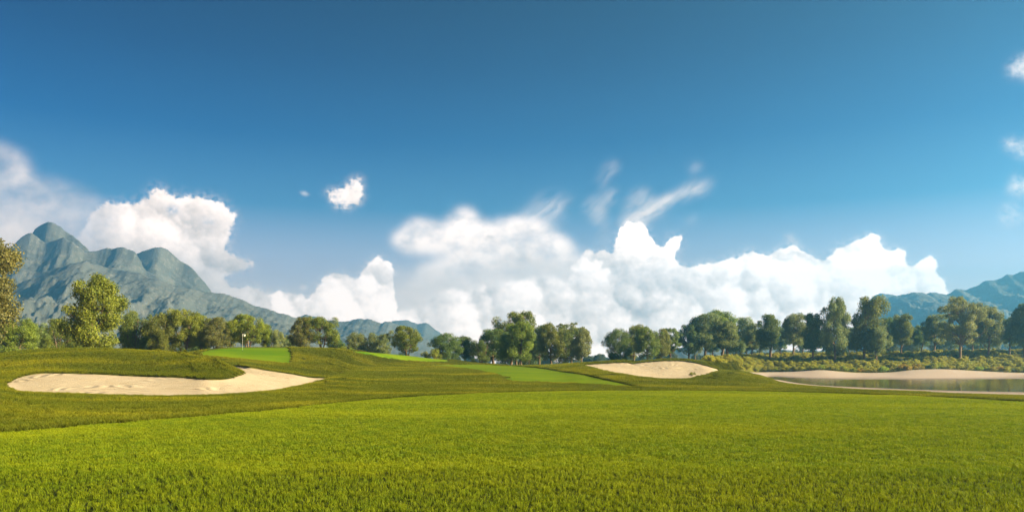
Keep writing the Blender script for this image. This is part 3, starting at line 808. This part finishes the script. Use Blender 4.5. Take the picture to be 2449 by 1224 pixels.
def edge(px, Y, r):                                   # medium tufts where the big squares did not fit
    o = np.zeros(px.shape, bool)
    for ddx, ddy in ((1.3, 0), (-1.3, 0), (0, 1.3), (0, -1.3), (.9, .9), (-.9, -.9), (.9, -.9), (-.9, .9)):
        X2, Y2 = (px-CX)/F*Y + ddx, Y + ddy; p2 = CX + X2/Y2*F
        o |= region(p2, Y2, height(p2, Y2)) != 0
    return o
d = turf('rd', r3, 20, 150, .55, [0], 8, .0, keep=edge, marg=.2)
def lips(px, Y, r):                                   # thicker small tufts along the bunker lips, greens and the fairway edge
    d = np.full(px.shape, 9.0)
    for k in (1, 2, 3, 6): d = np.minimum(d, np.abs(Y - LY(k, px))*(1.0 if k in (1, 2) else .8))
    return d < 1.3
c = turf('rc', r3, 20, 122, .5, [0], 7, .0, keep=lips, marg=.14)
mix = [np.concatenate([u, v, w, x]) for u, v, w, x in zip(a[:3], b[:3], c[:3], d[:3])]
ids = np.concatenate([a[3], b[3] + 4, c[3] + 8, d[3] + 8])
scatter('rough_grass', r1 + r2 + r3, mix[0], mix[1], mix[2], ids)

# low shrub cover of the meadow beyond the pond
rs = np.random.RandomState(77); n = 2600
px = rs.uniform(1660, 2760, n); t = rs.uniform(0, 1, n)
y0 = np.where(px < 1765, LY(7, px) + 16 + 0*px, LY(6, px) + 3.5); Y = y0 + (284 - y0)*t**1.35
z = height(px, Y); k = region(px, Y, z) == 7
px, Y, z = px[k], Y[k], z[k]; s = rs.uniform(.9, 2.3, len(px))
ms = [p[1] for p in PROTO['shrub']]
scatter('meadow_shrubs', ms, np.stack([(px-CX)/F*Y, Y, z-.1], -1), np.stack([0*s, 0*s, rs.uniform(0, 6.28, len(s))], -1), np.stack([s, s, s*rs.uniform(.45, .75, len(s))], -1), rs.randint(0, 4, len(s)), (.38, .37, .038))
# tufts under the middle grove
# far-off wood below the mountains
n = 900
px = rs.uniform(-500, 2950, n); Y = rs.uniform(330, 900, n)**1.0
z = height(px, Y); k = ((px > 1380) & (rs.uniform(size=n) < .95)) | (rs.uniform(size=n) < .35)
k &= (Y > 420) | (px > 2080)
px, Y, z = px[k], Y[k], z[k]; s = rs.uniform(5, 9, len(px))
ms = [p[1] for p in PROTO['bushy'] + PROTO['round'][:2]]
scatter('far_wood', ms, np.stack([(px-CX)/F*Y, Y, z-.4], -1), np.stack([0*s, 0*s, rs.uniform(0, 6.28, len(s))], -1), np.stack([s*1.3, s*1.3, s], -1), rs.randint(0, 5, len(s)), (.075, .095, .03))
# ---------------------------------------------------------------- flag
fx = world(580, 109)
t = empty('golf_flag', fx); tag(t, 'white flag on a thin pole standing in the hole of the bright green', 'golf flag')
m, nt = material('flag_pole')
z = nt.n('ShaderNodeSeparateXYZ'); nt.l(nt.n('ShaderNodeTexCoord').outputs['Object'], z.inputs[0])
finish(nt, nt.mix(nt.math('LESS_THAN', z.outputs[2], .62), (.62, .56, .50), (.42, .62, .28)), .4)
tb = Tubes(); tb.tube([(0, 0, -.1), (0, 0, .6), (0, 0, 1.3), (0, 0, 2.33)], [.015, .015, .013, .011], 10)
me = mesh_np('pole', np.array([tuple(v) for v in tb.V]), np.array(tb.Q)); obj('pole', me, m, t)
m, nt = material('flag_cloth'); finish(nt, (.82, .80, .72), .8, transl=.3)
nu, nv = 14, 9
u, v = np.meshgrid(np.linspace(0, 1, nu), np.linspace(0, 1, nv), indexing='ij')
X = .02 + .36*u; Zz = 2.31 - .30*v*(1-.12*u) - .13*u - .05*np.sin(5*u)*u; Yy = .05*np.sin(7*u + 1.3*v)*u
i = np.arange(nu*nv).reshape(nu, nv)
me = mesh_np('flag_cloth', np.stack([X, Yy, Zz], -1).reshape(-1, 3), np.stack([i[:-1, :-1], i[1:, :-1], i[1:, 1:], i[:-1, 1:]], -1).reshape(-1, 4))
fc = obj('flag_cloth', me, m, t); sm = fc.modifiers.new('thick', 'SOLIDIFY'); sm.thickness = .004
m, nt = material('cup_liner'); finish(nt, (.03, .03, .025), .8)
tb = Tubes(); tb.tube([(0, 0, -.12), (0, 0, .0), (0, 0, .012)], [.06, .06, .054], 14)
obj('cup', mesh_np('cup', np.array([tuple(q) for q in tb.V]), np.array(tb.Q)), m, t)

# ---------------------------------------------------------------- mountains
m, nt = material('mountain_rock')
geo = nt.n('ShaderNodeNewGeometry'); pos = geo.outputs['Position']
n1 = nt.noise(pos, .012, 6, .65); n2 = nt.noise(pos, .05, 6, .7); n3 = nt.noise(pos, .16, 4, .7)
c = nt.mix(nt.maprange(n1, .35, .65), (.078, .086, .080), (.118, .122, .110))
c = nt.mix(nt.maprange(n2, .52, .66, 0, .8), c, (.17, .165, .145))
c = nt.mix(nt.maprange(n3, .58, .68, 0, .75), c, (.25, .25, .235))
c = nt.mix(nt.maprange(n3, .30, .42, .7, 0), c, (.062, .072, .066))
finish(nt, c, .95, nt.math('ADD', n2, nt.math('MULTIPLY', n3, .4)), .55, 5.0, .05)
M['rock'] = m
def ridge(crest, Yc, Yf, seed, rough=1.0, name='mountain', sharp=1.25, detail=1.0):
    """a mountain whose skyline is crest [(px, py)] at about distance Yc, with its foot towards the viewer at Yf"""
    a = [p[0] for p in crest]; px = np.arange(a[0], a[-1]+.1, 3.0)
    py = .5*pchip(a, [p[1] for p in crest], px) + .5*np.interp(px, a, [p[1] for p in crest])
    py = py + detail*(4.0*fbm(px/26, px*0+seed, 5, seed, .55) + 1.6*np.abs(fbm(px/7, px*0+seed+5, 3, seed+3)))
    nf, nb = 110, 24
    s = np.concatenate([np.linspace(0, 1, nf), 1 + np.linspace(0, 1, nb+1)[1:]])
    yc = Yc + 70*fbm(px/160, px*0+seed+2, 3, seed+7)
    zc = CAMZ - (py-HY)*yc/F
    S = s[None, :]*np.ones((len(px), 1))
    Y = np.where(S <= 1, Yf + (yc[:, None]-Yf)*S, yc[:, None] + (S-1)*220)
    X = (px[:, None]-CX)/F*yc[:, None]*(.35+.65*Y/yc[:, None])
    prof = np.where(S <= 1, .35*S + .65*S**sharp*S, np.clip(1-(S-1)*1.1, 0, 1))
    Z = -3 + (zc[:, None]+3)*prof
    w = np.where(S <= 1, 4*S*(1-S)+.0, .6*(S-1)) * np.clip(zc[:, None]/120, .1, 1.6)
    g = fbm(X/190 + .6*fbm(X/300, Y/300, 2, seed+1), Y/330, 6, seed+20, .5, True)
    Z = Z + w*rough*(26*g + 11*fbm(X/75, Y/75, 6, seed+40, .58, True) + 4.5*fbm(X/14, Y/14, 4, seed+60, .6))
    i = np.arange(X.size).reshape(X.shape)
    q = np.stack([i[:-1, :-1], i[1:, :-1], i[1:, 1:], i[:-1, 1:]], -1).reshape(-1, 4)
    return tag(obj(name, mesh_np(name, np.stack([X, Y, Z], -1).reshape(-1, 3), q), M['rock']), kind='structure')
ridge([(-700,900),(-420,720),(-200,690),(0,690),(70,668),(140,640),(205,624),(260,640),(330,652),(420,684),(470,692),(500,700),(530,701),(560,709),(600,727),(650,742),(700,757),(745,776),(800,806),(870,850),(900,880)], 1380, 760, 3, 1.0)
ridge([(-700,700),(-420,610),(-250,650),(-120,680),(-40,640),(20,598),(50,568),(74,556),(96,572),(112,580),(135,572),(152,569),(176,580),(208,602),(232,600),(256,593),(292,591),(322,603),(336,622),(346,644),(364,654),(420,690),(520,760),(600,850)], 1560, 1150, 12, .8)
ridge([(150,860),(220,700),(260,640),(300,612),(330,604),(352,598),(368,592),(385,590),(402,598),(430,622),(458,640),(478,660),(494,680),(506,698),(530,740),(580,860)], 1650, 1300, 21, .7)
ridge([(-60,760),(30,640),(84,548),(104,534),(122,531),(142,540),(160,556),(178,566),(205,590),(260,660),(330,800)], 1720, 1450, 27, .7)
ridge([(560,860),(660,775),(700,762),(732,752),(752,756),(778,764),(804,768),(832,768),(862,761),(890,764),(912,772),(934,769),(956,778),(990,794),(1030,812),(1070,832),(1120,862),(1150,880)], 1700, 900, 33, .7)
ridge([(860,830),(905,790),(930,772),(952,765),(976,767),(1000,773),(1018,771),(1040,786),(1062,804),(1090,830),(1140,858),(1180,880)], 2250, 1600, 41, .7)
ridge([(2000,870),(2040,790),(2070,730),(2090,708),(2108,702),(2128,704),(2146,706),(2160,703),(2190,720),(2260,760),(2400,860)], 2150, 1500, 47, .7)
ridge([(1850,900),(1960,840),(2060,770),(2110,722),(2140,706),(2156,705),(2172,700),(2200,698),(2216,702),(2240,700),(2262,704),(2286,691),(2306,693),(2330,686),(2356,672),(2382,668),(2410,658),(2449,648),(2520,620),(2640,600),(2800,610),(3000,680),(3300,760)], 1650, 700, 55, .9)
ridge([(1290,868),(1380,862),(1450,857),(1530,852),(1600,838),(1660,824),(1720,832),(1800,828),(1900,838),(2000,836),(2100,842),(2250,850),(2400,860)], 1250, 900, 63, .25)

# ---------------------------------------------------------------- air
def box(name, x0, x1, y0, y1, z0, z1):
    V = np.array([(x, y, z) for x in (x0, x1) for y in (y0, y1) for z in (z0, z1)])
    Q = np.array([(0, 1, 3, 2), (4, 6, 7, 5), (0, 4, 5, 1), (2, 3, 7, 6), (0, 2, 6, 4), (1, 5, 7, 3)])
    return mesh_np(name, V, Q, False)
m, nt = material('haze')
pv = nt.n('ShaderNodeVolumePrincipled', i={'Density': HAZE, 'Anisotropy': .6}); pv.inputs['Color'].default_value = HAZECOL
out = nt.n('ShaderNodeOutputMaterial'); nt.l(pv.outputs[0], out.inputs['Volume'])
hz = obj('haze', box('haze', -3700, 3700, -80, 2760, -8, 318), m); tag(hz, kind='stuff')
# ---------------------------------------------------------------- sky: Nishita sky with clouds computed here
# The clouds are a sky map over bearing (s, radians from +Y) and elevation tangent (t), like a piece of an HDRI.
SW, SH = 2400, 900
S0, S1, T0, T1 = -0.78, 0.78, -0.06, 0.50
def blur(a, sig, sigy=None):
    sigy = sig if sigy is None else sigy
    fy = np.fft.fftfreq(a.shape[0])[:, None]; fx = np.fft.rfftfreq(a.shape[1])[None, :]
    return np.fft.irfft2(np.fft.rfft2(a) * np.exp(-2*math.pi**2*((fx*sig)**2 + (fy*sigy)**2)), s=a.shape)
def sky_clouds():
    rs = np.random.RandomState(5)
    s = S0 + (np.arange(SW)+.5)/SW*(S1-S0); t = T0 + (np.arange(SH)+.5)/SH*(T1-T0)
    S, Tt = np.meshgrid(s, t)
    px = CX + F*np.tan(S); py = HY - F*Tt/np.cos(S)           # where the photo shows that direction
    # warps: broad, medium and fine billows
    bx = px/60.0; by = py/48.0
    w1x, w1y = fbm(bx, by, 3, 1), fbm(bx, by, 3, 21)
    w2x, w2y = fbm(px/17, py/15, 4, 41, .62), fbm(px/17, py/15, 4, 61, .62)
    bil = np.abs(pnoise(px/38, py/32, 71)) + .55*np.abs(pnoise(px/17, py/15, 72)) + .3*np.abs(pnoise(px/8, py/7, 73)) + .18*np.abs(pnoise(px/4, py/3.6, 74))
    fine = fbm(px/13, py/11, 4, 131, .62)
    def shape(poly, soft, a1=7, a2=5, ab=0.0, sy=None, rag=0.0):
        x = px + a1*w1x + a2*w2x; y = py + a1*w1y + a2*w2y - 1.5*ab*(bil - .45)
        m = in_poly(poly, x, y).astype(float)
        m[-40:] = 0
        if rag:
            m2 = blur(m, soft*1.7); m = smooth(.22, .80, m2 + .42*rag*fine*(1-np.abs(2*m2-1)))
            m[:6] = 0; m[-6:] = 0
            return m
        return np.clip(blur(m, soft, sy), 0, 1)
    streak = fbm((.80*px - .60*py)/95 + .3*w1x, (.60*px + .80*py)/24 + .5*w1y, 5, 91, .52)     # wispy ice streaks, leaning
    fl = fbm(px/90, py/60, 6, 95, .58)
    alpha = np.zeros_like(px); bright = np.ones_like(px)
    def over(a, b):
        nonlocal alpha, bright
        a = np.clip(a, 0, 1)
        na = a + alpha*(1-a)
        bright = np.where(na > 1e-4, (b*a + bright*alpha*(1-a))/np.maximum(na, 1e-4), 1)
        alpha = na
    # relief of heaped puffs: sphere caps of many sizes, kept by a depth test
    relief = np.full(px.shape, -1e3, np.float32); nx = np.zeros_like(relief); ny = np.zeros_like(relief)
    dx = (S1-S0)/SW; dy = (T1-T0)/SH
    for q in range(2600):
        u = rs.rand(); r = 9 + 62*rs.rand()**3.2
        cx = rs.uniform(-200, 2650); cy = rs.uniform(440, 880)
        cs = math.atan((cx-CX)/F); ct = (HY-cy)/F*math.cos(cs)
        rr = r/F*math.cos(cs)
        i0, i1 = int((cs-rr-S0)/dx), int((cs+rr-S0)/dx)+1; j0, j1 = int((ct-rr-T0)/dy), int((ct+rr-T0)/dy)+1
        i0, j0 = max(i0, 0), max(j0, 0); i1, j1 = min(i1, SW), min(j1, SH)
        if i1 <= i0 or j1 <= j0: continue
        xx = (s[i0:i1][None, :] - cs)/rr + .22*w2x[j0:j1, i0:i1]; yy = (t[j0:j1][:, None] - ct)/rr + .22*w2y[j0:j1, i0:i1]
        d2 = xx*xx + yy*yy; zz = np.sqrt(np.clip(1-d2, 0, 1))
        hgt = zz*r + (cy-440)*.12 + rs.uniform(-30, 30)
        up = (d2 < 1) & (hgt > relief[j0:j1, i0:i1])
        relief[j0:j1, i0:i1][up] = hgt[up]; nx[j0:j1, i0:i1][up] = xx[up]; ny[j0:j1, i0:i1][up] = yy[up]
    lam = np.clip(.62*nx + .60*ny + .2, -1, 1)                     # lit from the right and above
    lam = .55*blur(lam, 1.6) + .45*blur(lam, 7)
    big = blur(relief, 30) - blur(relief, 6)
    shade = .92 + .17*lam - .0012*np.clip(big, -40, 40) + .05*fbm(px/40, py/26, 5, 31) + .045*fbm(px/16, py/13, 4, 33, .6) - .05*(bil-.4)
    # veil on the far left
    over(shape([(-500,300),(-100,330),(20,352),(62,365),(68,412),(84,428),(125,432),(185,448),(250,485),(300,520),(350,660),(-500,700)], 9, 12, 6) * np.clip(.62 + .35*fl, .2, .9)
         * (1 - .55*smooth(60, 330, px)) * (.75+.25*smooth(480, 600, py)), .86 + .06*fl)
    over(.85*shape([(-500,560),(60,540),(90,560),(120,600),(240,640),(240,900),(-500,900)], 26, 12, 8), .93 + .05*fl)
    # tall soft cloud in the middle
    over(shape([(942,575),(955,548),(1000,522),(1060,540),(1092,498),(1132,512),(1172,535),(1232,515),(1290,528),(1352,560),(1384,600),(1410,650),(1410,930),(900,930),(960,700),(1010,640),(1090,605),(960,600)], 8, 16, 9)
         * np.clip(.90 + .55*fl + .12*streak, .25, 1), .955 + .05*fl)
    over(.75*shape([(930,650),(1200,640),(1420,650),(1420,930),(900,930)], 16, 14, 8), .93 + .05*fl)
    over(.42*blur(shape([(1310,470),(1360,480),(1330,530),(1240,570),(1180,560)], 10, 14, 10), 8)*np.clip(.8+streak, 0, 1.6), .93)
    # streaks above the middle
    for poly, a in (([(1484,545),(1500,520),(1560,482),(1640,448),(1702,428),(1690,452),(1640,476),(1600,490),(1570,512),(1540,535)], .72),
                    ([(1432,436),(1450,400),(1476,386),(1468,412),(1446,446)], .42), ([(1390,500),(1420,470),(1476,452),(1468,490),(1450,498),(1446,545)], .40),
                    ([(1500,470),(1540,450),(1570,490),(1520,540),(1490,530)], .38), ([(1420,640),(1430,560),(1446,520),(1462,560),(1440,640)], .28),
                    ([(1646,412),(1668,394),(1676,408),(1656,418)], .35), ([(1640,524),(1660,512),(1664,520),(1648,530)], .3)):
        over(a*np.clip(.75 + .8*streak, .1, 1.4)*shape(poly, 8, 12, 8), .87)
    # bank of cumulus from left of centre to the right
    bank = [(500,990),(560,800),(600,730),(624,712),(660,700),(700,704),(742,712),(756,690),(770,682),(772,664),(792,653),(815,660),(836,664),(856,668),(872,650),(882,632),(903,614),(926,622),(940,648),(946,690),(950,740),(960,990)]
    fr = np.clip(.45 + .9*fine + .5*fl, 0, 1)
    over(.8*fr*shape(bank, 8, 12, 14, 12), .95)
    over(shape(bank, 2.0, 5, 4.5, 9, rag=.9), shade + .075)
    over(.96*shape([(900,990),(930,760),(1000,735),(1060,700),(1120,690),(1180,680),(1260,668),(1330,660),(1400,680),(1420,990)], 3.0, 9, 6, 10), shade + .035)
    cum = [(1330,990),(1352,690),(1366,640),(1382,618),(1404,600),(1424,604),(1440,598),(1466,604),(1476,566),(1482,546),(1503,534),(1536,533),(1553,552),(1556,566),(1572,590),(1590,588),(1597,576),(1612,567),(1632,565),(1633,576),(1616,594),(1614,618),(1630,640),(1652,642),(1702,630),(1752,622),(1776,610),(1802,606),(1838,616),
           (1846,604),(1868,596),(1890,588),(1912,598),(1934,612),(1966,620),(1998,612),(2000,592),(2030,584),(2060,572),(2090,556),(2105,566),(2108,592),(2128,604),(2150,595),(2168,598),(2164,620),(2176,640),(2190,634),(2202,618),(2230,613),(2246,630),(2238,660),(2262,676),(2266,704),(2300,720),(2340,990)]
    over(.8*fr*shape(cum, 8, 12, 14, 12), .96)
    over(shape(cum, 1.8, 4, 4, 9, rag=.9), shade + .055 + .04*smooth(1650, 2100, px) - .02*smooth(1700, 1500, px))
    # grey undersides low in the bank
    for cx_, cy_, rx, ry, a in ((1560,735,150,26,.15), (1280,640,70,34,.06), (1240,612,34,16,.10), (1170,576,22,10,.12), (1000,690,90,30,.05), (1850,720,130,26,.06), (1450,690,60,30,.05)):
        g = np.exp(-((px-cx_+40*w1x)/rx)**2 - ((py-cy_+30*w1y)/ry)**2)
        bright -= a*g*np.clip(.8 + .8*fl, 0.2, 1.6)
    # bright cloud over the left mountain
    left = [(100,720),(170,610),(190,566),(204,532),(228,506),(262,482),(288,490),(318,488),(356,480),(362,462),(384,452),(406,466),(424,484),(444,470),(470,470),(500,480),(534,490),(542,504),(562,500),(562,536),(546,555),(558,574),(532,590),(548,606),(612,630),(596,642),(560,655),(532,664),(546,680),(566,690),(604,688),(650,712),(640,900),(160,900)]
    hole = 1 - .85*blur(in_poly([(395,498),(420,494),(428,506),(404,514)], px+6*w1x, py+6*w1y).astype(float), 4) - .6*blur(in_poly([(480,522),(515,526),(520,536),(486,534)], px+6*w1x, py+6*w1y).astype(float), 4)
    over(.8*fr*shape(left, 10, 14, 16, 12)*smooth(170, 330, px), .94)
    over(shape(left, 3.2, 7, 6, 11, rag=1.1)*hole*(.35 + .65*smooth(170, 330, px + 30*w1x)), .885 + .8*(shade-.92))
    # small ones
    sm_ = [(780,464),(800,458),(824,454),(837,432),(846,428),(858,432),(866,460),(868,482),(850,489),(822,500),(804,494)]
    over(np.clip(.62 + .8*fine + .5*fl, 0, 1)*shape(sm_, 7, 9, 14, 5), .86)
    over(np.clip(.85 + .9*fl + .5*fine, 0, 1)*.9*shape(sm_, 3, 7, 9, 5, rag=1.6), .86 + .6*(shade-.93))
    over(.35*shape([(714,458),(730,456),(740,464),(726,468)], 2, 5, 4), .93)
    over(.4*shape([(716,690),(724,682),(738,686),(730,696)], 2, 6, 5), .95)
    for poly, a in (([(2408,180),(2420,150),(2440,130),(2500,120),(2500,190),(2430,188)], .5), ([(2402,340),(2424,322),(2432,332),(2424,362),(2406,360)], .65), ([(2430,352),(2470,320),(2500,380),(2446,378)], .6),
                    ([(2414,452),(2430,412),(2442,430),(2480,424),(2480,470),(2430,456)], .7), ([(2390,522),(2404,494),(2442,488),(2446,516),(2408,538)], .5), ([(1868,580),(1880,563),(1900,570),(1912,592),(1880,590)], .5)):
        over(a*np.clip(.7 + .9*fl + .6*fine, 0, 1.2)*shape(poly, 6, 10, 14), .87)
    alpha[-30:] = 0
    return np.clip(alpha, 0, 1), np.clip(bright, .5, 1.08)
#WORLD
w = bpy.data.worlds.new('World'); scene.world = w; w.use_nodes = True
nt = NT(w.node_tree)
al, br = sky_clouds()
img = bpy.data.images.new('cloud_map', SW, SH, alpha=True, float_buffer=True)
buf = np.empty((SH, SW, 4), np.float32); buf[..., 0] = br; buf[..., 1] = al; buf[..., 2] = 0; buf[..., 3] = 1
img.colorspace_settings.name = 'Non-Color'
img.pixels.foreach_set(buf.ravel()); img.update(); img.pack()
g = nt.n('ShaderNodeTexCoord').outputs['Generated']
sx = nt.n('ShaderNodeSeparateXYZ'); nt.l(g, sx.inputs[0])
az = nt.math('ARCTAN2', sx.outputs[0], sx.outputs[1])
hl = nt.math('SQRT', nt.math('ADD', nt.math('MULTIPLY', sx.outputs[0], sx.outputs[0]), nt.math('MULTIPLY', sx.outputs[1], sx.outputs[1])))
el = nt.math('DIVIDE', sx.outputs[2], nt.math('MAXIMUM', hl, .001))
cv = nt.n('ShaderNodeCombineXYZ')
nt.l(nt.maprange(az, S0, S1), cv.inputs[0]); nt.l(nt.maprange(el, T0, T1), cv.inputs[1])
for nd in nt.t.nodes:
    if nd.bl_idname == 'ShaderNodeMapRange': nd.clamp = False
ti = nt.n('ShaderNodeTexImage', extension='CLIP', interpolation='Cubic'); ti.image = img; nt.l(cv.outputs[0], ti.inputs[0])
sc = nt.n('ShaderNodeSeparateColor'); nt.l(ti.outputs[0], sc.inputs[0])
sky = nt.n('ShaderNodeTexSky', sky_type='NISHITA', sun_disc=False, sun_elevation=SUN_EL, sun_rotation=SUN_AZ, air_density=1.0, dust_density=.4, ozone_density=3.0)
# deepen the blue overhead, keep the pale horizon
skc = nt.mix(1.0, sky.outputs[0], nt.ramp(nt.maprange(el, 0, .5), SKYRAMP), 'MULTIPLY')
cloudc = nt.n('ShaderNodeVectorMath', operation='SCALE'); cloudc.inputs[0].default_value = CLOUDCOL
nt.l(nt.math('POWER', sc.outputs[0], 3.2), cloudc.inputs[3])
c = nt.mix(sc.outputs[1], skc, cloudc.outputs[0])
bg = nt.n('ShaderNodeBackground', i={1: SKY_S}); nt.l(c, bg.inputs[0])
out = nt.n('ShaderNodeOutputWorld'); nt.l(bg.outputs[0], out.inputs[0])
# ---------------------------------------------------------------- sun, camera, render settings
sd = bpy.data.lights.new('sun', 'SUN'); sd.energy = SUN_E; sd.angle = math.radians(0.6); sd.color = (1.0, 0.82, 0.50)
so = bpy.data.objects.new('sun', sd); col.objects.link(so)
d = Vector((math.sin(SUN_AZ)*math.cos(SUN_EL), math.cos(SUN_AZ)*math.cos(SUN_EL), math.sin(SUN_EL)))
so.rotation_euler = d.to_track_quat('Z', 'Y').to_euler(); so.location = d * 300

cd = bpy.data.cameras.new('camera'); co = bpy.data.objects.new('camera', cd); col.objects.link(co)
co.location = (0, 0, CAMZ); co.rotation_euler = (math.radians(90), 0, 0)
cd.sensor_width = 36; cd.lens = 36 * F / 2449; cd.shift_y = (HY - 612) / 2449
cd.clip_start = 0.1; cd.clip_end = 20000
scene.camera = co
vs = scene.view_settings
scene.display_settings.display_device = 'sRGB'
vs.view_transform = 'Standard'; vs.look = 'None'; vs.exposure = EXPO; vs.gamma = 1
scene.render.engine = 'CYCLES'
scene.cycles.max_bounces = 8; scene.cycles.transparent_max_bounces = 8; scene.cycles.volume_bounces = 1
